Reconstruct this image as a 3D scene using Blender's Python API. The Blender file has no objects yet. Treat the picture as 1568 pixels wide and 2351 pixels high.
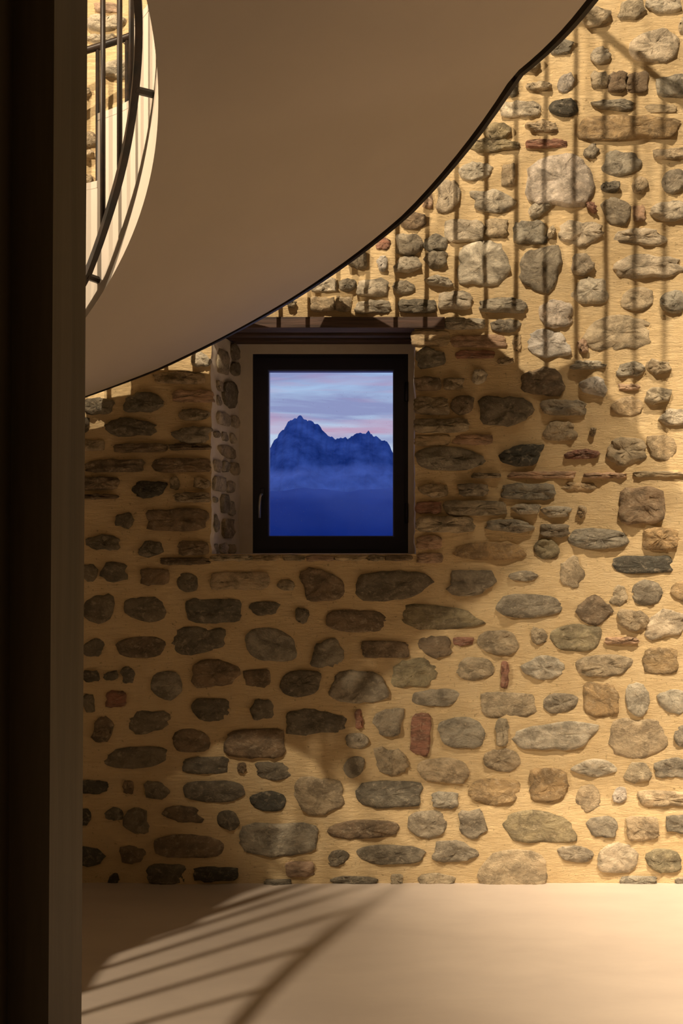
import bpy, bmesh, math, random
import numpy as np
from mathutils import Vector, noise

sc = bpy.context.scene
col = sc.collection
PI = math.pi

# ------------------------------------------------------------------ camera
F = 2300.0; VX = 900.0; VY = 1262.0; EYE = 1.632; WALL = 4.9
cam = bpy.data.cameras.new('camera')
cam.sensor_fit = 'VERTICAL'; cam.sensor_height = 36.0
cam.lens = F / 2351.0 * 36.0
cam.shift_x = -(VX - 784.0) / 2351.0
cam.shift_y = (VY - 1175.5) / 2351.0
cam.clip_end = 3000
co = bpy.data.objects.new('camera', cam); col.objects.link(co)
co.location = (0, 0, EYE); co.rotation_euler = (PI / 2, 0, 0)
sc.camera = co

# ------------------------------------------------------------------ exposure
vs = sc.view_settings
vs.view_transform = 'Standard'; vs.look = 'None'; vs.exposure = 0.0; vs.gamma = 1.0
vs.use_curve_mapping = False

# ------------------------------------------------------------------ node helpers
def new_mat(name):
    m = bpy.data.materials.new(name); m.use_nodes = True
    nt = m.node_tree; nt.nodes.clear()
    out = nt.nodes.new('ShaderNodeOutputMaterial')
    b = nt.nodes.new('ShaderNodeBsdfPrincipled')
    nt.links.new(b.outputs[0], out.inputs[0])
    return m, nt, b, out
def N(nt, typ, **kw):
    n = nt.nodes.new(typ)
    for k, v in kw.items():
        if k in ('operation', 'blend_type', 'data_type', 'attribute_name', 'attribute_type', 'noise_dimensions',
                 'feature', 'vector_type', 'interpolation_type', 'distance'):
            setattr(n, k, v)
        else:
            n.inputs[k.replace('_', ' ')].default_value = v
    return n
def ramp(nt, src, stops):
    r = nt.nodes.new('ShaderNodeValToRGB')
    el = r.color_ramp.elements
    while len(el) > 1: el.remove(el[-1])
    for i, (p, c) in enumerate(stops):
        e = el[0] if i == 0 else el.new(p)
        e.position = p
        e.color = (c, c, c, 1) if isinstance(c, (int, float)) else (*c, 1)
    nt.links.new(src, r.inputs[0])
    return r
def mixc(nt, fac, a, b, mode='MIX'):
    m = nt.nodes.new('ShaderNodeMix'); m.data_type = 'RGBA'; m.blend_type = mode
    for i, v in ((0, fac), (6, a), (7, b)):
        if hasattr(v, 'type') and hasattr(v, 'node'): nt.links.new(v, m.inputs[i])
        elif i == 0: m.inputs[0].default_value = v
        else: m.inputs[i].default_value = (*v, 1)
    return m.outputs[2]
def coords(nt, scale=(1, 1, 1), obj=False):
    tc = nt.nodes.new('ShaderNodeTexCoord'); mp = nt.nodes.new('ShaderNodeMapping')
    if obj:
        nt.links.new(tc.outputs['Object'], mp.inputs[0])
    else:
        g = nt.nodes.new('ShaderNodeNewGeometry'); nt.links.new(g.outputs['Position'], mp.inputs[0])
    mp.inputs['Scale'].default_value = scale
    return mp.outputs[0]
def noise_n(nt, vec, scale, detail=4, rough=.6, dist=0.0):
    n = nt.nodes.new('ShaderNodeTexNoise')
    n.inputs['Scale'].default_value = scale; n.inputs['Detail'].default_value = detail
    n.inputs['Roughness'].default_value = rough; n.inputs['Distortion'].default_value = dist
    nt.links.new(vec, n.inputs['Vector'])
    return n.outputs[0]
def bump(nt, bsdf, h, strength, dist, prev=None):
    b = nt.nodes.new('ShaderNodeBump'); b.inputs['Strength'].default_value = strength
    b.inputs['Distance'].default_value = dist
    nt.links.new(h, b.inputs['Height'])
    if prev is not None: nt.links.new(prev, b.inputs['Normal'])
    nt.links.new(b.outputs[0], bsdf.inputs['Normal'])
    return b.outputs[0]

# ------------------------------------------------------------------ world: twilight sky with streaked clouds
world = bpy.data.worlds.new('twilight_sky'); sc.world = world; world.use_nodes = True
nt = world.node_tree; nt.nodes.clear()
wo = nt.nodes.new('ShaderNodeOutputWorld'); bg = nt.nodes.new('ShaderNodeBackground')
nt.links.new(bg.outputs[0], wo.inputs[0])
tc = nt.nodes.new('ShaderNodeTexCoord')
sx = nt.nodes.new('ShaderNodeSeparateXYZ'); nt.links.new(tc.outputs['Generated'], sx.inputs[0])
grad = ramp(nt, sx.outputs[2], [(0.0, (.50, .58, .74)), (.10, (.60, .70, .86)), (.15, (.46, .62, .84)), (.2, (.32, .47, .84)), (.45, (.46, .66, 1.30)), (1.0, (.60, .85, 1.70))])
mp = nt.nodes.new('ShaderNodeMapping'); nt.links.new(tc.outputs['Generated'], mp.inputs[0])
mp.inputs['Scale'].default_value = (5, 5, 34); mp.inputs['Rotation'].default_value = (0, math.radians(-9), 0)
mp.inputs['Location'].default_value = (1.3, 0, 2.2)
cn = noise_n(nt, mp.outputs[0], 1.0, 5, .55, .6)
cm = ramp(nt, cn, [(.44, 0.0), (.62, 1.0)])
mp2 = nt.nodes.new('ShaderNodeMapping'); nt.links.new(tc.outputs['Generated'], mp2.inputs[0])
mp2.inputs['Scale'].default_value = (4, 4, 46); mp2.inputs['Location'].default_value = (3.0, 1, .45)
cn2 = noise_n(nt, mp2.outputs[0], 1.1, 4, .5, .3)
cm2 = ramp(nt, cn2, [(.48, 0.0), (.64, .9)])
c1 = mixc(nt, cm.outputs[0], grad.outputs[0], (.30, .34, .58))
c2 = mixc(nt, cm2.outputs[0], c1, (.60, .30, .45))
nt.links.new(c2, bg.inputs[0]); bg.inputs[1].default_value = 0.95

# ------------------------------------------------------------------ lamps (out of view: high in the stair hall, and by the left wall)
def point(name, loc, watts, rgb, r):
    l = bpy.data.lights.new(name, 'POINT'); l.energy = watts; l.color = rgb; l.shadow_soft_size = r
    o = bpy.data.objects.new(name, l); o.location = loc; col.objects.link(o); return o
WARM = (1.0, .80, .56)
def spot(name, loc, aim, watts, rgb, r, deg, blend):
    l = bpy.data.lights.new(name, 'SPOT'); l.energy = watts; l.color = rgb; l.shadow_soft_size = r
    l.spot_size = math.radians(deg); l.spot_blend = blend
    o = bpy.data.objects.new(name, l); o.location = loc; col.objects.link(o)
    o.rotation_euler = (Vector(aim) - Vector(loc)).to_track_quat('-Z', 'Y').to_euler(); return o
spot('hall_spot', (-1.53, -.81, 8.69), (.6, 4.9, 3.75), 3400, WARM, .04, 40, .5)
spot('side_spot', (2.4, .9, 9.0), (2.85, 4.3, .3), 8200, WARM, .10, 38, 1.0)
point('wall_lamp', (-3.45, 1.65, 3.95), 640, WARM, .035)

# ------------------------------------------------------------------ materials
PLASTER = (.74, .53, .27)
def mat_plaster():
    m, nt, b, o = new_mat('lime_plaster')
    v = coords(nt)
    n1 = noise_n(nt, v, 1.4, 4, .6); n2 = noise_n(nt, v, 9, 5, .65)
    c = mixc(nt, ramp(nt, n1, [(.35, 0.0), (.7, 1.0)]).outputs[0], (.82, .615, .335), (.76, .565, .305))
    c = mixc(nt, ramp(nt, n2, [(.42, 0.0), (.75, .55)]).outputs[0], c, (.84, .67, .41))
    n3 = noise_n(nt, v, 55, 4, .7)
    c = mixc(nt, ramp(nt, n3, [(.30, .7), (.38, 0.0)]).outputs[0], c, (.34, .23, .11))
    nt.links.new(c, b.inputs['Base Color']); b.inputs['Roughness'].default_value = .95
    vs_ = coords(nt, (.8, 1.0, 3.2))
    s = noise_n(nt, vs_, 22, 7, .74, 1.0); g = noise_n(nt, v, 180, 3, .6)
    p = bump(nt, b, s, .8, .020); bump(nt, b, g, .35, .003, p)
    return m
def mat_stone(name, rough_scale, mortar, bstr, streak=False):
    m, nt, b, o = new_mat(name)
    oi = nt.nodes.new('ShaderNodeObjectInfo')
    v = coords(nt, (1, 1, 3.0) if streak else (1, 1, 1.3))
    n1 = noise_n(nt, v, 9, 6, .7, .5); n2 = noise_n(nt, v, 34, 5, .7, .3)
    dark = mixc(nt, .5, oi.outputs['Color'], (.08, .065, .045))
    pale = mixc(nt, .5, oi.outputs['Color'], (.76, .63, .44))
    c = mixc(nt, ramp(nt, n1, [(.42, 1.0), (.56, 0.0)]).outputs[0], oi.outputs['Color'], dark)
    c = mixc(nt, ramp(nt, n2, [(.53, 0.0), (.68, .8)]).outputs[0], c, pale)
    # mortar smeared over the rim
    at = N(nt, 'ShaderNodeAttribute', attribute_name='rim')
    ad = nt.nodes.new('ShaderNodeMath'); ad.operation = 'ADD'
    nt.links.new(at.outputs['Fac'], ad.inputs[0])
    n3 = noise_n(nt, v, 17, 6, .75, .6); nt.links.new(n3, ad.inputs[1])
    c = mixc(nt, ramp(nt, ad.outputs[0], [(mortar, 0.0), (mortar + .16, 1.0)]).outputs[0], c, (.80, .60, .33))
    nt.links.new(c, b.inputs['Base Color']); b.inputs['Roughness'].default_value = .9
    hh = noise_n(nt, v, rough_scale, 7, .72, .8)
    p = bump(nt, b, hh, bstr, .03); p = bump(nt, b, noise_n(nt, v, 55, 5, .7, .5), .7, .010, p); bump(nt, b, noise_n(nt, v, 160, 3, .6), .4, .003, p)
    return m
def mat_simple(name, c1, c2, scale, rough=.8, bs=.2, stretch=(1, 1, 1), spec=.5, metal=0.0, bd=.003):
    m, nt, b, o = new_mat(name)
    v = coords(nt, stretch)
    n = noise_n(nt, v, scale, 5, .6, .2)
    c = mixc(nt, ramp(nt, n, [(.35, 0.0), (.68, 1.0)]).outputs[0], c1, c2)
    nt.links.new(c, b.inputs['Base Color']); b.inputs['Roughness'].default_value = rough
    b.inputs['Metallic'].default_value = metal
    b.inputs['Specular IOR Level'].default_value = spec
    if bs: bump(nt, b, n, bs, bd)
    return m
M_PLASTER = mat_plaster()
M_STONE = mat_stone('field_stone', 16, 1.04, 1.0)
M_BRICK = mat_stone('clay_brick', 30, 1.12, .6, True)
M_STAIR = mat_simple('smooth_cream_plaster', (.50, .44, .375), (.54, .475, .40), 1.6, .75, .05)
M_FLOOR = mat_simple('cream_resin_floor', (.48, .41, .355), (.53, .455, .39), 2.2, .5, .04, (1, 2.5, 1), .4)
M_STEEL = mat_simple('blackened_steel', (.010, .009, .008), (.035, .020, .012), 14, .45, .15, spec=.35, metal=.0)
M_ROOM = mat_simple('room_plaster', (.10, .08, .05), (.12, .095, .06), 2, .9, .1)
M_FRAME = mat_simple('dark_window_paint', (.012, .013, .03), (.018, .018, .035), 6, .38, 0)
M_BEAD_REFLECT = mat_simple('glazing_bead', (.10, .12, .30), (.12, .14, .34), 8, .3, 0)  # blue sky reflection along the bead, painted in as its colour
M_CHROME = mat_simple('satin_metal', (.55, .57, .62), (.6, .62, .66), 8, .3, 0, metal=.9)
M_REVEAL = mat_simple('reveal_plaster', (.66, .58, .48), (.72, .64, .54), 12, .92, .35, bd=.008)
M_WOOD = mat_simple('old_lintel_wood', (.030, .017, .012), (.10, .055, .038), 10, .75, .7, (.35, 5, 6), bd=.006)
M_PILLAR = mat_simple('dark_pillar_wood', (.050, .036, .018), (.085, .060, .033), 7, .6, .25, (3, 3, .22), .25)
M_MOUNT = mat_simple('haze_tinted_rock', (.018, .060, .21), (.075, .16, .40), .12, 1, 0, (1, 1, 1.4), 0)  # blue of twilight air and haze is painted into the rock colour
M_HILL = mat_simple('haze_tinted_forest_slope', (.008, .036, .19), (.014, .050, .23), .05, 1, 0, (1, 1, 1), 0)  # distance haze put into the slope's base colour

def mat_glass():
    m, nt, b, o = new_mat('window_glass')
    nt.nodes.remove(b)
    t = nt.nodes.new('ShaderNodeBsdfTransparent'); t.inputs[0].default_value = (.97, .98, 1, 1)
    g = nt.nodes.new('ShaderNodeBsdfGlossy'); g.inputs['Roughness'].default_value = .03
    fr = nt.nodes.new('ShaderNodeFresnel'); fr.inputs[0].default_value = 1.3
    mx = nt.nodes.new('ShaderNodeMixShader')
    nt.links.new(fr.outputs[0], mx.inputs[0]); nt.links.new(t.outputs[0], mx.inputs[1]); nt.links.new(g.outputs[0], mx.inputs[2])
    # dust specks
    v = coords(nt); n = noise_n(nt, v, 160, 2, .5)
    d = nt.nodes.new('ShaderNodeBsdfDiffuse'); d.inputs[0].default_value = (.7, .75, .9, 1)
    mx2 = nt.nodes.new('ShaderNodeMixShader')
    nt.links.new(ramp(nt, n, [(.72, 0.0), (.78, .5)]).outputs[0], mx2.inputs[0])
    nt.links.new(mx.outputs[0], mx2.inputs[1]); nt.links.new(d.outputs[0], mx2.inputs[2])
    nt.links.new(mx2.outputs[0], o.inputs[0])
    return m
M_GLASS = mat_glass()
def mat_mist():
    m, nt, b, o = new_mat('valley_mist')
    nt.nodes.remove(b)
    at = N(nt, 'ShaderNodeAttribute', attribute_name='thick')
    v = coords(nt, (1, 1, 2.6)); n = noise_n(nt, v, .045, 5, .55, .5)
    mu = nt.nodes.new('ShaderNodeMath'); mu.operation = 'MULTIPLY'
    nt.links.new(at.outputs['Fac'], mu.inputs[0])
    nt.links.new(ramp(nt, n, [(.30, .25), (.62, 1.0)]).outputs[0], mu.inputs[1])
    t = nt.nodes.new('ShaderNodeBsdfTransparent'); d = nt.nodes.new('ShaderNodeBsdfDiffuse'); d.inputs[0].default_value = (.20, .31, .62, 1)
    mx = nt.nodes.new('ShaderNodeMixShader')
    nt.links.new(mu.outputs[0], mx.inputs[0]); nt.links.new(t.outputs[0], mx.inputs[1]); nt.links.new(d.outputs[0], mx.inputs[2])
    nt.links.new(mx.outputs[0], o.inputs[0])
    return m
M_MIST = mat_mist()

# ------------------------------------------------------------------ mesh helpers
def link_mesh(name, verts, faces, mat, parent=None, smooth=False):
    me = bpy.data.meshes.new(name); me.from_pydata([tuple(v) for v in verts], [], faces)
    bm = bmesh.new(); bm.from_mesh(me); bmesh.ops.recalc_face_normals(bm, faces=bm.faces); bm.to_mesh(me); bm.free()
    if mat: me.materials.append(mat)
    if smooth: me.shade_smooth()
    me.update()
    o = bpy.data.objects.new(name, me); col.objects.link(o)
    if parent: o.parent = parent
    return o
def box_geo(x0, x1, y0, y1, z0, z1):
    v = [(x, y, z) for x in (x0, x1) for y in (y0, y1) for z in (z0, z1)]
    f = [(0, 1, 3, 2), (4, 6, 7, 5), (0, 4, 5, 1), (2, 3, 7, 6), (0, 2, 6, 4), (1, 5, 7, 3)]
    return v, f
def box(name, b, mat, parent=None, bev=0.0):
    v, f = box_geo(*b)
    o = link_mesh(name, v, f, mat, parent)
    if bev:
        bm = bmesh.new(); bm.from_mesh(o.data)
        bmesh.ops.bevel(bm, geom=bm.edges[:], offset=bev, segments=2, profile=.6, affect='EDGES')
        bm.to_mesh(o.data); bm.free()
    return o
def frame_geo(x0, x1, z0, z1, X0, X1, Z0, Z1, ya, yb):
    """rectangular ring: outer x0..x1/z0..z1, inner X0..X1/Z0..Z1, between depths ya and yb"""
    v = []
    for y in (ya, yb):
        v += [(x0, y, z0), (x1, y, z0), (x1, y, z1), (x0, y, z1), (X0, y, Z0), (X1, y, Z0), (X1, y, Z1), (X0, y, Z1)]
    f = []
    for i in range(4):
        j = (i + 1) % 4
        f += [(i, j, 4 + j, 4 + i), (8 + i, 12 + i, 12 + j, 8 + j), (i, 8 + i, 8 + j, j), (4 + i, 4 + j, 12 + j, 12 + i)]
    return v, f
def tag(o, label=None, cat=None, group=None, kind=None):
    if label: o['label'] = label
    if cat: o['category'] = cat
    if group: o['group'] = group
    if kind: o['kind'] = kind
    return o
def empty(name, loc):
    o = bpy.data.objects.new(name, None); o.location = loc; o.empty_display_size = .2; col.objects.link(o); return o
def child(o, parent):
    """parent keeping world coordinates (parents are only translated)"""
    o.parent = parent; o.location = -parent.location if parent.type == 'EMPTY' else (0, 0, 0)
    return o
def tube_geo(pts, r, n=8, closed_ends=True):
    V = []; Fc = []
    P = [Vector(p) for p in pts]
    for i, p in enumerate(P):
        d = (P[min(i + 1, len(P) - 1)] - P[max(i - 1, 0)]).normalized()
        a = d.cross(Vector((0, 0, 1)))
        if a.length < .05: a = Vector((1, 0, 0))
        a.normalize(); b2 = a.cross(d).normalized()
        for k in range(n):
            t = 2 * PI * k / n
            V.append(p + a * (r * math.cos(t)) + b2 * (r * math.sin(t)))
    for i in range(len(P) - 1):
        for k in range(n):
            Fc.append((i * n + k, i * n + (k + 1) % n, (i + 1) * n + (k + 1) % n, (i + 1) * n + k))
    if closed_ends:
        Fc.append(tuple(range(n))); Fc.append(tuple(range((len(P) - 1) * n, len(P) * n)))
    return V, Fc
def wx(px, Y=WALL): return (px - VX) / F * Y
def wz(py, Y=WALL): return EYE + (VY - py) / F * Y

# ------------------------------------------------------------------ the setting: stone wall with window niche
NX0, NX1 = wx(485), wx(953)            # niche opening on the wall face
NZ0, NZ1 = wz(1272), wz(756)
DEP = 5.32                             # depth of the window plane
BX0, BX1 = wx(553, DEP), wx(953, DEP)
RX0, RX1, RZ1 = -3.9, 3.2, 9.4         # the hall
RYF = -3.2

def lin(a, b, s): 
    n = max(1, int(round((b - a) / s))); return [a + (b - a) * i / n for i in range(n)]
xs = lin(RX0, -1.75, .25) + lin(-1.75, NX0, .018) + lin(NX0, NX1, .018) + lin(NX1, 1.6, .018) + lin(1.6, RX1, .25) + [RX1]
zs = lin(0, NZ0, .018) + lin(NZ0, NZ1, .018) + lin(NZ1, 4.5, .018) + lin(4.5, RZ1, .25) + [RZ1]
def wobble(x, z):
    a = noise.fractal(Vector((x * 1.7, 3.1, z * 2.2)), 1.0, 2.0, 4) * .016
    b = noise.fractal(Vector((x * 9, 1.7, z * 15)), 1.0, 2.0, 3) * .005
    return a + b
V = []; Fc = []
def edge_wob(x, z):
    return .010 * noise.noise(Vector((5.2, z * 9, 1))) + .006 * noise.noise(Vector((2.2, z * 31, 4)))
for i, x in enumerate(xs):
    for j, z in enumerate(zs):
        xx, zz = x, z
        if NZ0 - .01 <= z <= NZ1 + .01 and (abs(x - NX0) < 1e-6 or abs(x - NX1) < 1e-6): xx += edge_wob(x, z)
        V.append((xx, WALL - wobble(x, z), zz))
nz = len(zs)
for i in range(len(xs) - 1):
    for j in range(nz - 1):
        cx = (xs[i] + xs[i + 1]) / 2; cz = (zs[j] + zs[j + 1]) / 2
        if NX0 < cx < NX1 and NZ0 < cz < NZ1: continue
        Fc.append((i * nz + j, (i + 1) * nz + j, (i + 1) * nz + j + 1, i * nz + j + 1))
me = bpy.data.meshes.new('wall_back'); me.from_pydata(V, [], Fc); me.materials.append(M_PLASTER); me.shade_smooth()
wall_back = bpy.data.objects.new('wall_back', me); col.objects.link(wall_back); tag(wall_back, kind='structure')

# niche cheeks, made of the same plaster, gridded so that they undulate
def cheek(name, xa, xb, za, zb, mat):
    V = []; Fc = []; n = 24; m_ = 60
    for i in range(n + 1):
        for j in range(m_ + 1):
            u = i / n; z = za + (zb - za) * j / m_
            x = xa + (xb - xa) * u; y = WALL + (DEP + .03 - WALL) * u
            k = noise.fractal(Vector((y * 7, xa, z * 7)), 1, 2, 3) * .010
            e = edge_wob(xa, z) * (1 - u)
            if i == 0: y = WALL - wobble(xa, z); k = 0
            V.append((x + e + k, y, z))
    for i in range(n):
        for j in range(m_):
            Fc.append((i * (m_ + 1) + j, (i + 1) * (m_ + 1) + j, (i + 1) * (m_ + 1) + j + 1, i * (m_ + 1) + j + 1))
    return link_mesh(name, V, Fc, mat, wall_back, True)
cheek('window_reveal', NX0, BX0, NZ0, NZ1, M_REVEAL)
cheek('window_reveal', NX1, BX1, NZ0, NZ1, M_REVEAL)
# sill bed and the plaster panel that closes the niche round the frame
sill = box('window_sill', (NX0 - .02, NX1 + .02, WALL + .01, DEP + .10, NZ0 - .09, NZ0), M_REVEAL, wall_back)
FX0, FX1, FZ0, FZ1 = wx(580, DEP), wx(937, DEP), wz(1270, DEP), wz(812, DEP)
v, f = frame_geo(NX0 - .25, NX1 + .25, NZ0 - .25, NZ1 + .35, FX0, FX1, FZ0, FZ1, DEP, DEP + .10)
infill = link_mesh('niche_panel', v, f, M_REVEAL, wall_back)

# ------------------------------------------------------------------ other setting surfaces
def plane(name, pts, mat):
    o = link_mesh(name, pts, [(0, 1, 2, 3)], mat); tag(o, kind='structure'); return o
v, f = box_geo(RX0, RX1, RYF, WALL + .05, -.12, 0.0)
floor = link_mesh('floor', v, f, M_FLOOR); tag(floor, kind='structure')
v, f = box_geo(RX0 - .1, RX1 + .1, RYF - .1, WALL + .6, RZ1, RZ1 + .12)
tag(link_mesh('ceiling', v, f, M_ROOM), kind='structure')
v, f = box_geo(RX0 - .12, RX0, RYF, WALL + .6, -.1, RZ1); tag(link_mesh('wall_left', v, f, M_ROOM), kind='structure')
v, f = box_geo(RX1, RX1 + .12, RYF, WALL + .6, -.1, RZ1); tag(link_mesh('wall_right', v, f, M_ROOM), kind='structure')
v, f = box_geo(RX0, RX1, RYF - .12, RYF, -.1, RZ1); tag(link_mesh('wall_front', v, f, M_ROOM), kind='structure')

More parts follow.
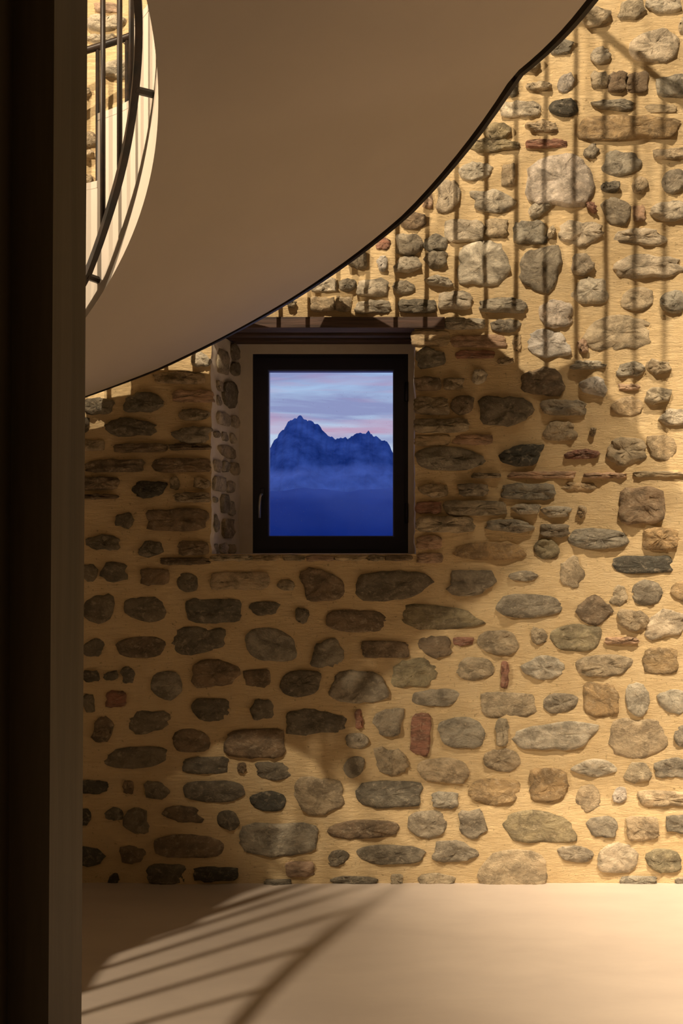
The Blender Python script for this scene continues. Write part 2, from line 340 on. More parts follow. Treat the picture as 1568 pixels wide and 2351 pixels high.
# ------------------------------------------------------------------ stones and bricks of the wall
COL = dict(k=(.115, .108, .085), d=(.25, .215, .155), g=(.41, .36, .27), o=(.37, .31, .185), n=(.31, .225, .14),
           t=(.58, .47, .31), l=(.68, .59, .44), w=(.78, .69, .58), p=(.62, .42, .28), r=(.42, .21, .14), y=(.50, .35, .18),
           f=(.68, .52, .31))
STONES = """
1418 4 1484 47 i t|1482 -13 1562 33 r l|1335 23 1400 66 i t|1556 43 1590 80 r t|1445 70 1558 145 r l|1260 85 1315 126 i g|1356 111 1400 149 r l
1194 128 1241 166 i t|1279 170 1317 213 r w|1356 170 1393 205 b t|1394 170 1434 214 b n|1436 170 1486 215 b n|1505 179 1575 226 b g|1207 192 1266 209 r t|1160 183 1188 224 i d
1147 236 1241 271 b l|1260 230 1326 269 r k|1356 230 1454 259 i g|1482 243 1552 261 b f|1326 268 1558 325 B y|1205 281 1279 307 i t|1207 324 1300 342 b r|1109 285 1173 324 i o|1079 320 1192 351 i o
1341 332 1371 368 i g -30|1499 343 1570 367 b t|1381 347 1473 405 i g|1053 374 1132 415 r l|1151 377 1183 430 b t|1207 356 1364 475 I w|1518 392 1575 447 r g|1450 407 1486 447 r t|1379 418 1422 443 r d|1002 413 1058 490 i l
1079 439 1185 490 i l|1211 462 1277 494 i l 25|1350 462 1366 494 i r 40|1379 456 1448 518 i g|1454 473 1479 509 b p|1492 464 1582 509 r l|972 441 992 479 b p|919 490 979 528 r n|1021 505 1109 556 b l|1113 503 1164 545 b t
1179 509 1254 560 b g|1256 520 1274 548 r t|1283 507 1386 567 i l|1409 526 1531 565 i l|908 537 972 590 i g|972 537 1028 577 i g|972 577 1028 618 i g|904 588 968 628 i l|1051 554 1171 658 I l|1192 565 1290 673 I g
1311 582 1364 633 i l|1409 584 1568 639 i l|1311 637 1398 697 I l|1426 658 1501 713 r t|1516 667 1575 720 r g|902 645 953 677 r g|975 635 1040 660 i l|1006 671 1082 711 b l|1100 684 1210 720 i g
865 548 895 574 b r|867 588 890 625 r w|800 580 844 620 i d|715 641 772 673 b l|779 642 819 671 r d|819 642 890 682 b l|713 684 769 717 b t|769 684 807 716 b t|815 692 895 720 b l|914 690 1000 719 b d|660 692 680 708 i t
1021 732 1111 757 b l|1126 734 1196 764 i g|1237 688 1315 753 i w|1339 723 1494 807 I t|946 759 1032 796 b f|1034 770 1162 798 b p|1179 772 1195 806 b f|1207 755 1311 821 I w|1326 779 1352 811 i p 35|1047 806 1136 823 b r|955 798 1023 847 i g
1141 821 1179 838 r t|1309 828 1390 848 i l|1415 830 1481 866 i g|1481 828 1539 862 i t|1083 849 1117 883 r l|1196 843 1297 909 I n|1330 864 1392 911 i w|1420 883 1465 896 b p|1479 890 1537 930 i t|1403 911 1475 956 r f
951 868 1011 898 b n|1019 868 1062 896 b t|951 913 1030 953 b t|1034 909 1087 953 r n|1098 909 1226 979 I d|1241 919 1345 953 b g|1247 966 1326 1013 i t|1354 981 1367 1002 r t|951 962 1075 994 b t|953 1000 1034 1024 b f|1036 998 1130 1020 b p
1511 939 1575 977 i l|954 1026 1113 1080 r g|1145 1020 1249 1070 i k|1296 1032 1377 1054 r r|1392 1005 1484 1071 i t|1484 1000 1552 1060 i f|1168 1083 1320 1098 b p|1341 1086 1437 1098 b p|1454 1083 1568 1095 b f|1083 1086 1150 1098 b t
1051 1111 1119 1139 b g|1151 1111 1273 1147 b g|960 1111 1028 1143 i t|1290 1107 1377 1126 i f|953 1152 1013 1179 b r|1019 1150 1162 1184 b t|1173 1156 1241 1181 i l|1241 1162 1313 1188 i l|1326 1160 1345 1190 r t|1420 1118 1526 1203 B n
955 1186 1088 1222 b t|1113 1192 1226 1224 i g|1241 1203 1305 1233 b g|1305 1213 1443 1261 R g|1476 1213 1555 1262 b y|1226 1238 1282 1283 r o|1409 1276 1543 1316 b k|1282 1283 1342 1350 i t 30|1167 1310 1234 1335 L g|1405 1344 1440 1394 i t -15
1451 1331 1520 1390 r g|1541 1335 1590 1381 r y|1140 1364 1290 1418 R g|1321 1366 1406 1436 D n|1417 1398 1490 1450 i t|1476 1398 1574 1463 i l 12|1219 1439 1257 1480 i t|1263 1433 1380 1495 R o|1097 1447 1191 1505 r t|1388 1463 1465 1478 b p
1477 1488 1555 1548 b y|1196 1505 1296 1560 L l|1323 1503 1451 1553 R t|1151 1519 1167 1579 b r|1105 1590 1228 1646 b t|1246 1592 1326 1640 r g|1341 1567 1420 1646 b y|1436 1567 1490 1645 r l|1508 1583 1572 1640 i l
1041 1245 1206 1286 R y|957 1229 1014 1261 b p|957 1269 1017 1293 b p|818 1310 995 1380 I d|688 1303 790 1380 I n|1025 1309 1139 1368 i g|920 1387 1113 1447 I o|750 1400 893 1452 R n|831 1471 938 1510 b n|960 1460 1037 1511 i n|1040 1463 1086 1482 b r
898 1511 1005 1579 i o|1049 1509 1134 1563 r t|756 1538 893 1614 I g|947 1581 1054 1622 R g|817 1629 832 1673 b r 8|856 1626 927 1691 i g|942 1638 987 1734 b r -5|1006 1647 1113 1718 R g|1139 1648 1166 1712 b t|793 1684 847 1720 r l
858 1715 938 1782 i t|959 1740 1076 1799 R t|1110 1718 1194 1772 r t|789 1737 837 1786 r g|820 1793 970 1854 B d|993 1817 1052 1855 b g|1076 1788 1196 1848 R y|753 1882 915 1925 R n|937 1861 1027 1925 r g|1052 1857 1119 1925 i g
820 1940 976 1984 R d|753 1951 801 1987 r d|993 1928 1099 1979 i g|1097 1948 1255 2050 H t|759 2011 867 2034 r d|898 2007 925 2032 b t|960 2005 1046 2034 r t|1177 1656 1372 1722 I l|1397 1649 1532 1743 I t|1547 1663 1600 1715 r g
1312 1743 1416 1784 L l|1431 1750 1496 1799 i t|1502 1739 1590 1786 i g|1216 1764 1304 1840 B y|1322 1802 1379 1865 r t|1406 1806 1438 1843 r w|1463 1814 1590 1851 b t|1155 1859 1322 1934 I o|1345 1873 1417 1922 i g|1436 1872 1510 1928 b t
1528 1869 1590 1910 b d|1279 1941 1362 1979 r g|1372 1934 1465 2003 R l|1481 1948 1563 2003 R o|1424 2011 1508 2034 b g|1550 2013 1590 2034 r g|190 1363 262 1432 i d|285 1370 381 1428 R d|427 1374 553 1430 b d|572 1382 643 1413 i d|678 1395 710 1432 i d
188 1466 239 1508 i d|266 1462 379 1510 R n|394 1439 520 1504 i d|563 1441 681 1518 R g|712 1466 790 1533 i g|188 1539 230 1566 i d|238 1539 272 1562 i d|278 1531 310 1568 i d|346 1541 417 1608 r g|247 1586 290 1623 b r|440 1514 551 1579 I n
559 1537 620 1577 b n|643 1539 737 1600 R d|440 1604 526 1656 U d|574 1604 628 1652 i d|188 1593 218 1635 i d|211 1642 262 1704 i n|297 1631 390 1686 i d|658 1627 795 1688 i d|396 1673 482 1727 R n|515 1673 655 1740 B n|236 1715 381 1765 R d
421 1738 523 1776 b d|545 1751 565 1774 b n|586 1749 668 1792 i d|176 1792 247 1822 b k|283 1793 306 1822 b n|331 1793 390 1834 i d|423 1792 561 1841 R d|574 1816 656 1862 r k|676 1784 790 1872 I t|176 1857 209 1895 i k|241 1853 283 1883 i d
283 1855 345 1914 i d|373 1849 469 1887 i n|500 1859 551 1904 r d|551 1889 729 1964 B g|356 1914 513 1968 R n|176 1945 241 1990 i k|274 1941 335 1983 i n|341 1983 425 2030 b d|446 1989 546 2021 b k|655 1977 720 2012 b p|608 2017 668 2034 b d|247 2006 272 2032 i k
325 1305 389 1343 b n|407 1315 455 1359 r d|484 1313 618 1353 b t|636 1330 676 1356 r t|190 1295 226 1335 i d|230 1290 293 1337 i d|190 915 264 953 i d|285 902 376 947 i d|352 855 470 882 b t|438 808 485 843 i l|398 896 490 924 b p
411 938 482 965 r t|241 959 359 1002 i d|394 980 486 1018 i g|180 959 206 997 i d|180 1010 240 1035 b t|262 1019 384 1038 b n|389 1020 484 1033 b n|198 1056 331 1084 b n|350 1053 483 1084 b n|180 1096 273 1125 b n|304 1104 384 1144 i k
392 1094 412 1125 r t|446 1097 483 1122 i t|402 1132 482 1153 b t|180 1135 272 1146 b n|264 1176 308 1214 i d|336 1168 479 1220 B n|198 1227 276 1264 i d|318 1242 377 1280 i d|412 1242 480 1274 b n|371 1280 483 1296 b n
217 6 270 28 b p|198 35 290 71 r l|193 80 268 99 i l|288 92 310 108 r l|230 137 305 182 i l|186 206 210 222 r t|279 236 318 258 i l|190 308 230 338 i t|186 348 216 362 b t|184 400 214 420 i t
484 1275 581 1287 b t|583 1275 645 1287 b f|648 1275 700 1287 b t|703 1275 769 1287 b p|771 1275 843 1287 b f|846 1275 881 1287 b t|884 1275 947 1287 b n
"""
def outline(T, n, rnd, w, h):
    P = []
    e, nz_ = {'r': (2.2, .05), 'R': (2.6, .05), 'i': (2.7, .13), 'I': (3.0, .10), 'b': (7, .035), 'B': (5, .06),
              'L': (1.5, .06), 'D': (1.6, .07), 'H': (2.4, .04), 'U': (2.4, .06)}[T]
    ph = [rnd.uniform(0, 2 * PI) for _ in range(4)]
    sk = rnd.uniform(-.18, .18) if T in 'iIrR' else rnd.uniform(-.05, .05)
    tp = rnd.uniform(-.15, .15) if T in 'iI' else rnd.uniform(-.06, .06)
    for k in range(n):
        t = 2 * PI * (k + rnd.uniform(-.25, .25)) / n
        c, s = math.cos(t), math.sin(t)
        r = (abs(c) ** e + abs(s) ** e) ** (-1 / e)
        r *= 1 + nz_ * (.5 * math.sin(2 * t + ph[0]) + .6 * math.sin(3 * t + ph[1]) + .5 * math.sin(5 * t + ph[2])) + rnd.uniform(-1, 1) * nz_ * .55
        x, y = r * c, r * s
        if T == 'D': y = y * (1.0 if y > 0 else 1.0 - .1 * abs(x)); x *= (1 - .25 * max(0, -y))
        if T == 'U': y = min(y, .75)
        x += sk * y; y *= 1 + tp * x
        P.append([x, y])
    P = np.array(P)
    P -= (P.max(0) + P.min(0)) / 2; P /= np.abs(P).max(0)
    P[:, 0] *= w / 2; P[:, 1] *= h / 2
    return P
def stone_geo(P, depth, prot, rnd, seed, rim_round):
    """P outline (metres, in x/z about the centre); returns verts in local coords (y toward room is negative) and faces, rims"""
    n = len(P); V = []; R = []; Fc = []
    rings = [(1.0, -depth, 1.0), (1.0, prot * .15, .9), (1 - .07 * rim_round, prot * .70, .50), (.80, prot * .95, .18), (.52, prot * 1.05, .05), (.26, prot * 1.05, 0)]
    amp = min(.42 * prot, .011)
    for q, (s, y, rim) in enumerate(rings):
        for k in range(n):
            x, z = P[k] * s
            yy = y
            if q >= 2: yy += amp * 1.8 * noise.noise(Vector((x * 16 + seed, z * 22, seed * .7))) + rnd.uniform(-.55, .55) * amp; x += rnd.uniform(-.03, .03) * s * .3; z += rnd.uniform(-.02, .02) * s * .3
            V.append((x, -yy, z)); R.append(rim)
    V.append((0, -(prot * 1.05 + amp * noise.noise(Vector((seed, 0, seed * .7)))), 0)); R.append(0)
    for q in range(len(rings) - 1):
        for k in range(n):
            Fc.append((q * n + k, q * n + (k + 1) % n, (q + 1) * n + (k + 1) % n, (q + 1) * n + k))
    b = (len(rings) - 1) * n
    for k in range(n): Fc.append((b + k, b + (k + 1) % n, len(V) - 1))
    return V, Fc, R
def vary(c, rnd):
    k = rnd.uniform(.95, 1.26)
    w_ = rnd.uniform(-.03, .05); return (min(1, c[0] * k * (1 + w_)), min(1, c[1] * k), min(1, c[2] * k * (1 - w_)), 1)
def add_rim(me, R):
    a = me.attributes.new('rim', 'FLOAT', 'POINT'); a.data.foreach_set('value', R)
used_boxes = []
rnd = random.Random(7)
idx = 0
for row in STONES.strip().replace('\n', '|').split('|'):
    p = row.split()
    if len(p) < 6: continue
    x0, y0, x1, y1 = map(float, p[:4]); T, C = p[4], p[5]; rot = float(p[6]) if len(p) > 6 else 0
    used_boxes.append((x0, y0, x1, y1))
    w, h = (x1 - x0) * WALL / F * 1.03, (y1 - y0) * WALL / F * 1.03
    r = random.Random(idx * 17 + 3)
    P = outline(T, 26 if max(w, h) > .16 else 18, r, w, h)
    if rot:
        a = math.radians(rot); P = P @ np.array([[math.cos(a), math.sin(a)], [-math.sin(a), math.cos(a)]])
    cy = (y0 + y1) / 2
    brick = C in 'prf' and T == 'b'
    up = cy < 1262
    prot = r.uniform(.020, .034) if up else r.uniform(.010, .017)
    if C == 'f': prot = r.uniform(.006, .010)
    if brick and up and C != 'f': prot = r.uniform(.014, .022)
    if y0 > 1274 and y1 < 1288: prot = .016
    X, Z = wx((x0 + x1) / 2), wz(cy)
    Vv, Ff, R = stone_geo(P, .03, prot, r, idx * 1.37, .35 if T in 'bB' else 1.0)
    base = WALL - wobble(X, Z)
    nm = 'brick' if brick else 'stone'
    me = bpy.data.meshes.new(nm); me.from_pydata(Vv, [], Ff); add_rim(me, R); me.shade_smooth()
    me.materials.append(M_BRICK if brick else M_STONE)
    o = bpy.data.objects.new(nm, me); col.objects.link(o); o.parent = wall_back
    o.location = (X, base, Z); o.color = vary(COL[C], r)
    idx += 1
N_FRONT = idx

# stones set in the left cheek of the niche: pixel boxes -> positions on the cheek plane
RS = """1240 90 1350 310 t|1365 40 1458 190 g|1375 200 1458 330 g|1240 370 1292 460 l|1300 370 1430 620 d|1230 500 1275 590 l|1245 660 1362 772 l|1372 680 1450 792 l
1215 818 1260 882 g|1280 830 1332 912 l|1358 838 1412 935 l|1252 952 1412 1062 t|1204 1080 1280 1192 l|1284 1088 1352 1192 l|1360 1108 1456 1222 t|1200 1228 1322 1362 l|1326 1268 1402 1378 l
1190 1410 1242 1462 l|1278 1388 1348 1560 g|1340 1448 1402 1585 l|1174 1568 1252 1732 g|1298 1608 1392 1785 t|1188 1832 1250 1922 l|1256 1830 1338 1924 l|1344 1838 1402 1924 t"""
def ray_cheek(px, py):
    # plane through (NX0,WALL) and (BX0,DEP)
    d = Vector(((px - VX) / F, 1.0)); a = Vector((NX0, WALL)); e = Vector((BX0 - NX0, DEP - WALL))
    det = d.x * -e.y + e.x * d.y
    s = (a.x * -e.y + e.x * a.y) / det
    u = (d.x * a.y - d.y * a.x) / det
    Y = s; return u, EYE + (VY - py) / F * Y
eL = Vector((BX0 - NX0, DEP - WALL)); Lc = eL.length; ang = math.atan2(eL.y, eL.x)
for q, row in enumerate(RS.replace('\n', '|').split('|')):
    a, b, c, d, C = row.split(); a, b, c, d = map(float, (a, b, c, d))
    xa, xb = 180 + a / 3.9175, 180 + c / 3.9175; ya, yb = 780 + b / 3.9175, 780 + d / 3.9175
    u0, _ = ray_cheek(xa, ya); u1, _ = ray_cheek(xb, yb)
    um, z0 = ray_cheek((xa + xb) / 2, ya); _, z1 = ray_cheek((xa + xb) / 2, yb)
    u0 = max(u0, .04); u1 = min(u1, .93)
    if u1 - u0 < .05: continue
    r = random.Random(900 + q)
    P = outline('R' if q % 3 else 'b', 14, r, (u1 - u0) * Lc, abs(z0 - z1))
    Vv, Ff, R = stone_geo(P, .02, .008, r, 50 + q, .7)
    me = bpy.data.meshes.new('stone'); me.from_pydata(Vv, [], Ff); add_rim(me, R); me.shade_smooth(); me.materials.append(M_STONE)
    o = bpy.data.objects.new('stone', me); col.objects.link(o); o.parent = wall_back
    pc = Vector((NX0, WALL)) + eL * ((u0 + u1) / 2)
    o.location = (pc.x + .004, pc.y, (z0 + z1) / 2); o.rotation_euler = (0, 0, ang); o.color = vary(COL[C], r)

# the rest of the wall (behind the stairs, behind the pillar, beyond the frame): joined filler stones
fv = []; ff = []; fr = []
rf = random.Random(99)
tries = 0; placed = list(used_boxes)
placed.append((470, 725, 1025, 1290))
y = -1500.0
while y < 2020:
    hgt = rf.uniform(38, 62); x = -900.0 + rf.uniform(0, 60)
    while x < 2350:
        w_ = rf.uniform(50, 130); bx = (x, y, x + w_, y + hgt * rf.uniform(.7, 1.0))
        seen = (bx[2] > 180 and bx[0] < 1568 and bx[3] > 0) 
        vis_zone = seen and not (bx[2] < 1250 and (bx[3] < 900 - (bx[0] - 190) * .62 or (bx[2] > 330 and bx[3] < 640 - (bx[0] - 700) * .9)) and bx[0] > 330)
        hit = any(bx[0] < q[2] + 8 and bx[2] > q[0] - 8 and bx[1] < q[3] + 8 and bx[3] > q[1] - 8 for q in placed)
        if not hit and not vis_zone:
            r = random.Random(int(x * 3 + y * 7))
            w, h = (bx[2] - bx[0]) * WALL / F, (bx[3] - bx[1]) * WALL / F
            P = outline(r.choice('rRib'), 10, r, w, h)
            Vv, Ff, R = stone_geo(P, .02, .02 if y < 1262 else .012, r, x * .01, .8)
            X, Z = wx((bx[0] + bx[2]) / 2), wz((bx[1] + bx[3]) / 2)
            if Z < 9.2 and RX0 + .3 < X < RX1 - .3 and Z - h / 2 > .01:
                b0 = len(fv)
                yb = WALL - wobble(X, Z)
                fv += [(a + X, b + yb, c + Z) for a, b, c in Vv]; ff += [tuple(i + b0 for i in q) for q in Ff]; fr += R
        x += w_ + rf.uniform(14, 40)
    y += hgt + rf.uniform(16, 28)
me = bpy.data.meshes.new('stonework'); me.from_pydata(fv, [], ff); add_rim(me, fr); me.shade_smooth(); me.materials.append(M_STONE)
o = bpy.data.objects.new('stonework', me); col.objects.link(o); o.parent = wall_back; o.color = (.38, .33, .25, 1); o['kind'] = 'stuff'

# ------------------------------------------------------------------ lintel of old planks over the niche
LXA, LXB = wx(470), wx(1021, WALL - .02)
lint = empty('timber_lintel', (wx(760), WALL, NZ1))
tag(lint, 'dark timber lintel of several planks above the window niche', 'lintel')
fb = box('board', (LXA, LXB, WALL - .035, WALL + .07, NZ1, wz(731)), M_WOOD, bev=.004); child(fb, lint)
np_ = 5
for i in range(np_):
    ya = WALL + .075 + (DEP - WALL - .075) * i / np_; yb = WALL + .075 + (DEP - WALL - .075) * (i + 1) / np_
    zz = NZ1 + [.012, .0, .016, .004, .010][i]
    b_ = box('plank', (NX0 - .06, NX1 + .005, ya + .004, yb - .004, zz, zz + .06), M_WOOD, bev=.010); child(b_, lint)
bk = box('backing', (NX0 - .1, NX1 + .1, WALL + .04, DEP + .05, NZ1 + .05, NZ1 + .12), M_WOOD); child(bk, lint)

# ------------------------------------------------------------------ window
win = empty('window_1', ((FX0 + FX1) / 2, DEP + .05, FZ0)); tag(win, kind='structure')
YF = DEP + .012
def fbox(name, a, b, c, d, A, B, Cc, D, y0, y1, mat, parent):
    v, f = frame_geo(a, b, c, d, A, B, Cc, D, y0, y1); return link_mesh(name, v, f, mat, parent)
gx0, gx1, gz0, gz1 = wx(617, DEP), wx(902, DEP), wz(1230, DEP), wz(851, DEP)
o = fbox('window_frame', FX0, FX1, FZ0, FZ1, FX0 + .035, FX1 - .03, FZ0 + .03, FZ1 - .03, YF, YF + .07, M_FRAME, None); child(o, win)
sash = fbox('sash', FX0 + .025, FX1 - .022, FZ0 + .022, FZ1 - .022, gx0 - .006, gx1 + .006, gz0 - .006, gz1 + .006, YF - .012, YF + .05, M_FRAME, None); child(sash, win)
bead = fbox('glazing_bead', gx0 - .006, gx1 + .006, gz0 - .006, gz1 + .006, gx0, gx1, gz0, gz1, YF + .0, YF + .05, M_BEAD_REFLECT, None); bead.parent = sash
v, f = box_geo(gx0 - .004, gx1 + .004, YF + .03, YF + .034, gz0 - .004, gz1 + .004)
pane = link_mesh('pane', v, f, M_GLASS); pane.parent = sash
# handle: rosette plate and lever
hx, hz = wx(602, DEP), wz(1136, DEP)
rv, rf_ = box_geo(hx - .012, hx + .012, YF - .02, YF - .010, hz - .035, hz + .035)
hd = box('handle', (hx - .011, hx + .011, YF - .021, YF - .011, hz - .034, hz + .034), M_FRAME, bev=.004); hd.parent = sash
V1, F1 = tube_geo([(hx, YF - .02, hz), (hx, YF - .055, hz), (hx - .004, YF - .062, hz - .015), (hx - .008, YF - .06, hz - .06), (hx - .008, YF - .058, wz(1190, DEP))], .0065, 8)
lv = link_mesh('handle', V1, F1, M_CHROME, None, True); lv.parent = sash; lv['label'] = 'satin metal lever of the window handle'
for py in (900, 1178):
    V1, F1 = tube_geo([(FX1 - .008, YF - .018, wz(py + 22, DEP)), (FX1 - .008, YF - .018, wz(py - 22, DEP))], .009, 8)
    h_ = link_mesh('hinge', V1, F1, M_FRAME, None, True); child(h_, win)

# ------------------------------------------------------------------ staircase
XA, YA = -1.323, 2.98                  # centre of the inner well edge
XO, YO, RO = -1.1, 2.9, 1.8            # centre and radius of the outer edge
def zi_(t):
    if t < -1: z = 2.236 - .683 - .025 + (t + 1) * .77
    else: z = 2.236 + .683 * t - .025 * t * t
    return min(z, 3.33)
def zo_(t): return float(np.interp(t, [-4, 0, .349, .698, 1.047, 1.3, 3], [2.481 - 2.9, 2.481, 2.772, 3.072, 3.434, 3.46, 3.5]))
def rad_(t): return .679 - .052 * max(-1, min(1.9, t))
def inn(d, dr=0.0, dz=0.0):
    a = math.radians(d); t = PI / 2 - a; r = rad_(t) + dr
    return Vector((XA + r * math.cos(a), YA + r * math.sin(a), zi_(t) + dz))
def outr(d, dr=0.0, dz=0.0):
    a = math.radians(d); t = PI / 2 - a
    return Vector((XO + (RO + dr) * math.cos(a), YO + (RO + dr) * math.sin(a), zo_(t) + dz))
D_TOP, D_BOT = -3.0, 289.1
steps = []                             # (deg low side, deg high side, top height)
b0 = 65.5; W_ = 17.2
steps.append((31.1, D_TOP, 3.72))      # the landing
steps.append((48.3, 31.1, 3.46)); steps.append((65.5, 48.3, 3.19)); steps.append((82.7, 65.5, 2.95))
z = 2.95; d = 82.7
while d < 288:
    z -= .229; steps.append((d + W_, d, max(z, .18))); d += W_
stair = empty('spiral_staircase', (XO, YO, 0))
tag(stair, 'curved cream plastered staircase sweeping up from behind the pillar, with black railings', 'staircase')
V = []; Fc = []
def ring(dd, top):
    a = inn(dd); b = outr(dd); a.z = max(a.z, 0.0); b.z = max(b.z, 0.0)
    ta = Vector((a.x, a.y, max(top, a.z + .01))); tb = Vector((b.x, b.y, max(top, b.z + .01)))
    m = 4; L = [a.lerp(b, k / m) for k in range(m + 1)] + [tb.lerp(ta, k / m) for k in range(m + 1)]
    V.extend(L); return len(V) - len(L), len(L)
prev = None
first = True
for lo_, hi_, top in sorted(steps, key=lambda s: -s[0]):
    n = max(4, int((lo_ - hi_) / 2.2))
    for k in range(n + 1):
        dd = lo_ + (hi_ - lo_) * k / n
        s, L = ring(dd, top - .025)
        if prev is None: Fc.append(tuple(range(s, s + L)))
        else:
            for q in range(L): Fc.append((prev + q, prev + (q + 1) % L, s + (q + 1) % L, s + q))
        prev = s
Fc.append(tuple(range(prev, prev + L)))
me = bpy.data.meshes.new('flight'); me.from_pydata([tuple(v) for v in V], [], Fc)
bm = bmesh.new(); bm.from_mesh(me)
bmesh.ops.remove_doubles(bm, verts=bm.verts, dist=1e-5); bmesh.ops.recalc_face_normals(bm, faces=bm.faces)
bm.to_mesh(me); bm.free(); me.materials.append(M_STAIR); me.shade_smooth()
me.set_sharp_from_angle(angle=math.radians(28))
fl = bpy.data.objects.new('flight', me); col.objects.link(fl); child(fl, stair)
for lo_, hi_, top in steps:
    n = max(4, int((lo_ - hi_) / 2.2)); V = []; Fc = []
    for k in range(n + 1):
        dd = lo_ + (hi_ - lo_) * k / n
        for p, zz in ((inn(dd, -.001), top - .025), (outr(dd, .001), top - .025), (outr(dd, .001), top), (inn(dd, -.001), top)):
            V.append((p.x, p.y, zz))
    for k in range(n):
        for q in range(4): Fc.append((k * 4 + q, k * 4 + (q + 1) % 4, k * 4 + 4 + (q + 1) % 4, k * 4 + 4 + q))
    Fc += [(0, 1, 2, 3), tuple(range(n * 4, n * 4 + 4))]
    o = link_mesh('landing_slab' if hi_ == D_TOP else 'tread', V, Fc, M_STAIR); child(o, stair)

def band(name, fn, z0, z1, r0, r1, degs, parent):
    V = []; Fc = []
    for dd in degs:
        za, zb = (z0(dd), z1(dd)) if callable(z0) else (z0, z1)
        for r_, z_ in ((r0, za), (r1, za), (r1, zb), (r0, zb)):
            p = fn(dd, r_, z_); p.z = max(p.z, .02 + (z_ - za) * .5); V.append(p)
    for k in range(len(degs) - 1):
        for q in range(4): Fc.append((k * 4 + q, k * 4 + (q + 1) % 4, k * 4 + 4 + (q + 1) % 4, k * 4 + 4 + q))
    Fc += [(0, 1, 2, 3), tuple(range(len(V) - 4, len(V)))]
    o = link_mesh(name, V, Fc, M_STEEL); child(o, stair); return o
def boff(dd): return float(np.interp(dd, [26, 54, 65, 90], [.24, .13, .07, .07]))
I_END = 226.0                          # the well-side railing starts with a newel post here
dg_in = [I_END - k * 3 for k in range(int((I_END - D_TOP) / 3))]
in_rail = band('railing', inn, lambda d: boff(d) - .018, lambda d: boff(d) + .018, -.072, -.048, dg_in, stair)
in_rail['label'] = 'black steel railing round the stairwell'
dg_out = [D_BOT - 2 - k * 2.5 for k in range(int((D_BOT - 2 - D_TOP) / 2.5))]
out_rail = band('railing', outr, .0, .045, .022, .040, dg_out, stair)
out_rail['label'] = 'black steel railing on the wall side'
def sub(o, par): o.parent = par; return o
HI, HO = .452 + .74, .194 + 1.432
V1, F1 = tube_geo([inn(d, -.06, HI) for d in dg_in], .017, 8); sub(link_mesh('handrail', V1, F1, M_STEEL, None, True), in_rail)
V1, F1 = tube_geo([outr(d, .03, HO) for d in dg_out], .017, 8); sub(link_mesh('handrail', V1, F1, M_STEEL, None, True), out_rail)
V1, F1 = tube_geo([inn(I_END, -.06, -.02), inn(I_END, -.06, HI + .04)], .022, 10); sub(link_mesh('newel_post', V1, F1, M_STEEL, None, True), in_rail)
d = 67.6 + 10.5 * 20
while d > D_TOP + 2:
    if d < I_END - 3:
        p = inn(d, -.06, boff(d)); q = inn(d, -.06, HI)
        V1, F1 = tube_geo([p, q], .0095, 8); sub(link_mesh('baluster', V1, F1, M_STEEL, None, True), in_rail)
    d -= 10.5
d = 98.9 + 4.2 * 45
while d > D_TOP + 2:
    if d < D_BOT - 3:
        p = outr(d, .031, .03); q = outr(d, .031, HO)
        V1, F1 = tube_geo([p, q], .0105, 8); sub(link_mesh('baluster', V1, F1, M_STEEL, None, True), out_rail)
    d -= 4.2
d = 31 + 34.4 * 7
while d > D_TOP + 4:
    if d < I_END:
        a = inn(d, -.06, boff(d)); b_ = inn(d, .004, boff(d))
        V1, F1 = tube_geo([a, b_], .013, 6); sub(link_mesh('bracket', V1, F1, M_STEEL), in_rail)
        a = outr(d, .03, .022); b_ = outr(d, -.004, .022)
        V1, F1 = tube_geo([a, b_], .011, 6); sub(link_mesh('bracket', V1, F1, M_STEEL), out_rail)
    d -= 17.2 * 2

# ------------------------------------------------------------------ dark pillar at the left
pil = empty('wooden_pillar', (-.62, 1.27, 0)); tag(pil, 'dark brown wooden pillar standing close at the left edge', 'pillar')
V = []
for z, x1 in ((0, -.4275), (3.6, -.4062)):
    xr = x1
    V += [(-.86, 1.178, z), (xr, 1.178, z), (xr, 1.36, z), (-.86, 1.36, z)]
o = link_mesh('post', V, [(0, 1, 2, 3), (4, 5, 6, 7), (0, 1, 5, 4), (1, 2, 6, 5), (2, 3, 7, 6), (3, 0, 4, 7)], M_PILLAR)
bm = bmesh.new(); bm.from_mesh(o.data); bmesh.ops.bevel(bm, geom=[e for e in bm.edges if abs(e.verts[0].co.z - e.verts[1].co.z) > 1 and e.verts[0].co.x > -.5 and e.verts[0].co.y < 1.2], offset=.05, segments=6, affect='EDGES'); bm.to_mesh(o.data); bm.free(); o.data.shade_smooth(); o.data.set_sharp_from_angle(angle=math.radians(40))
child(o, pil)

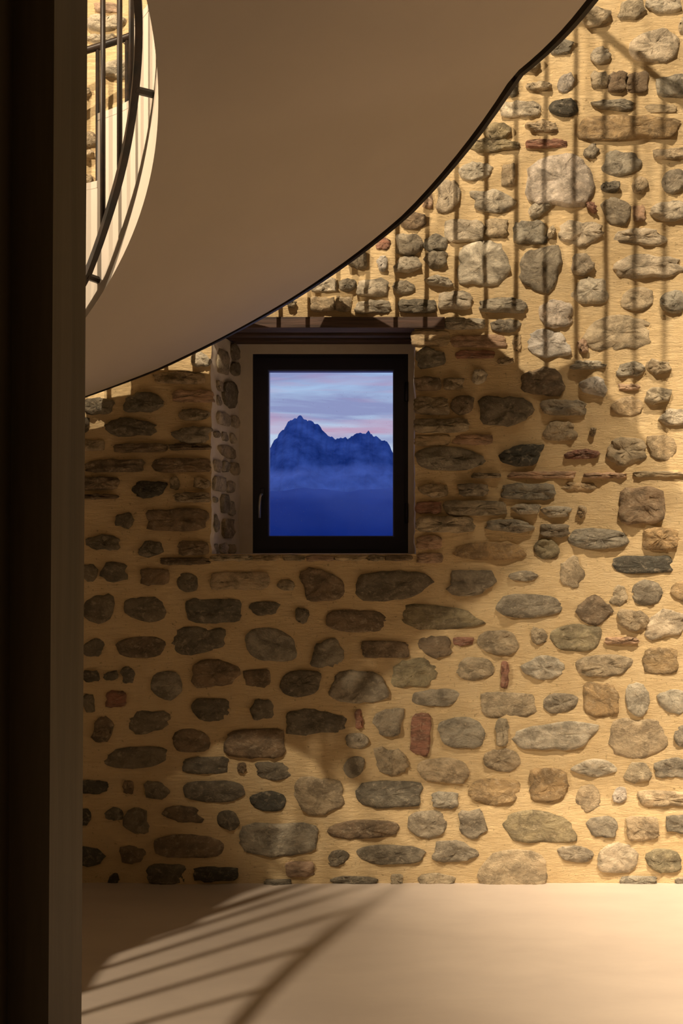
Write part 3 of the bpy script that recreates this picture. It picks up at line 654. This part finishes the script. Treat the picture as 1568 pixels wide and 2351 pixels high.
# ------------------------------------------------------------------ outside: mountain, foothill, mist
def terrain(name, ridge, Yc, half, step, foot, amp, mat, seed, fr):
    xs_ = np.concatenate([np.arange(-Yc * 1.1, -.16 * Yc, step * 3), np.arange(-.16 * Yc, .02 * Yc, step * .35), np.arange(.02 * Yc, Yc * .9, step * 3)]); V = []; Fc = []; m_ = 26
    rp = np.array(ridge, float)
    for x in xs_:
        px = VX + x / Yc * F
        py = np.interp(px, rp[:, 0], rp[:, 1])
        zr = EYE + (VY - py) / F * Yc + .010 * Yc * amp * (1.6 * noise.fractal(Vector((x * fr * 3, seed, 0)), 1, 2, 3) + 2.2 * noise.fractal(Vector((x * fr * 14, seed, 2)), 1, 2, 5))
        for j in range(m_ + 1):
            u = j / m_ * 2 - 1
            y_ = Yc + u * half
            k = 1 - abs(u) ** .9
            zz = foot + (zr - foot) * k
            sp = noise.ridged_multi_fractal(Vector((x * fr, y_ * fr * .5, seed)), 1, 2, 5, 1, 2) - 1.0
            zz += sp * amp * Yc * .045 * min(1, abs(u) * 5) * (1 - abs(u))
            V.append((x, y_ + sp * half * .12 * min(1, abs(u) * 5), zz))
    for i in range(len(xs_) - 1):
        for j in range(m_):
            Fc.append((i * (m_ + 1) + j, (i + 1) * (m_ + 1) + j, (i + 1) * (m_ + 1) + j + 1, i * (m_ + 1) + j + 1))
    return link_mesh(name, V, Fc, mat, None, True)
RID = [(-2000, 1080), (200, 1010), (420, 1060), (560, 1070), (618, 1030), (628, 1012), (640, 995), (652, 982), (662, 972), (678, 964), (690, 957), (700, 965), (715, 969), (728, 970), (738, 984), (752, 997),
       (770, 1006), (785, 1008), (797, 1010), (806, 1003), (820, 998), (830, 1000), (843, 993), (856, 1003), (876, 1008), (888, 1016), (900, 1034), (930, 1068), (1000, 1090), (1200, 1040), (1600, 1020), (3000, 1100)]
mt = terrain('mountain', RID, 420, 100, 1.3, -40, .16, M_MOUNT, 3.3, .03)
tag(mt, 'distant blue mountain with two peaks seen through the window', 'mountain')
HIL = [(-2000, 1150), (400, 1135), (620, 1128), (700, 1120), (800, 1130), (900, 1118), (1200, 1140), (3000, 1160)]
hl = terrain('hill', HIL, 240, 62, 2.0, -60, .05, M_HILL, 8.1, .015)
tag(hl, 'dark blue hazy foothill below the mountain outside the window', 'hill')
# mist: a long lumpy bank lying in the valley in front of the hill
V = []; Fc = []; TH = []; nu, nv = 240, 24; YM = 122
for i in range(nu + 1):
    x = -130 + 230 * i / nu
    for j in range(nv + 1):
        u = j / nv; a = PI * u
        top = wz(1062, YM) + 1.1 * noise.fractal(Vector((x * .10, 2.2, 5)), 1, 2, 4) + .35 * noise.noise(Vector((x * .6, 0, 1))); bot = wz(1235, YM)
        n_ = noise.fractal(Vector((x * .08, u * 3, 5)), 1, 2, 3)
        V.append((x, YM - 6 * math.sin(a) - 1.5 * n_, top + (bot - top) * u))
        TH.append(float(np.interp(u, [0, .06, .16, .3, .55, 1], [0, .35, .85, .55, .22, 0])))
for i in range(nu):
    for j in range(nv): Fc.append((i * (nv + 1) + j, (i + 1) * (nv + 1) + j, (i + 1) * (nv + 1) + j + 1, i * (nv + 1) + j + 1))
me = bpy.data.meshes.new('mist_bank'); me.from_pydata(V, [], Fc); me.shade_smooth(); me.materials.append(M_MIST)
a = me.attributes.new('thick', 'FLOAT', 'POINT'); a.data.foreach_set('value', TH)
o = bpy.data.objects.new('mist_bank', me); col.objects.link(o)
tag(o, 'pale band of mist lying across the foot of the mountain', 'mist', kind='stuff')
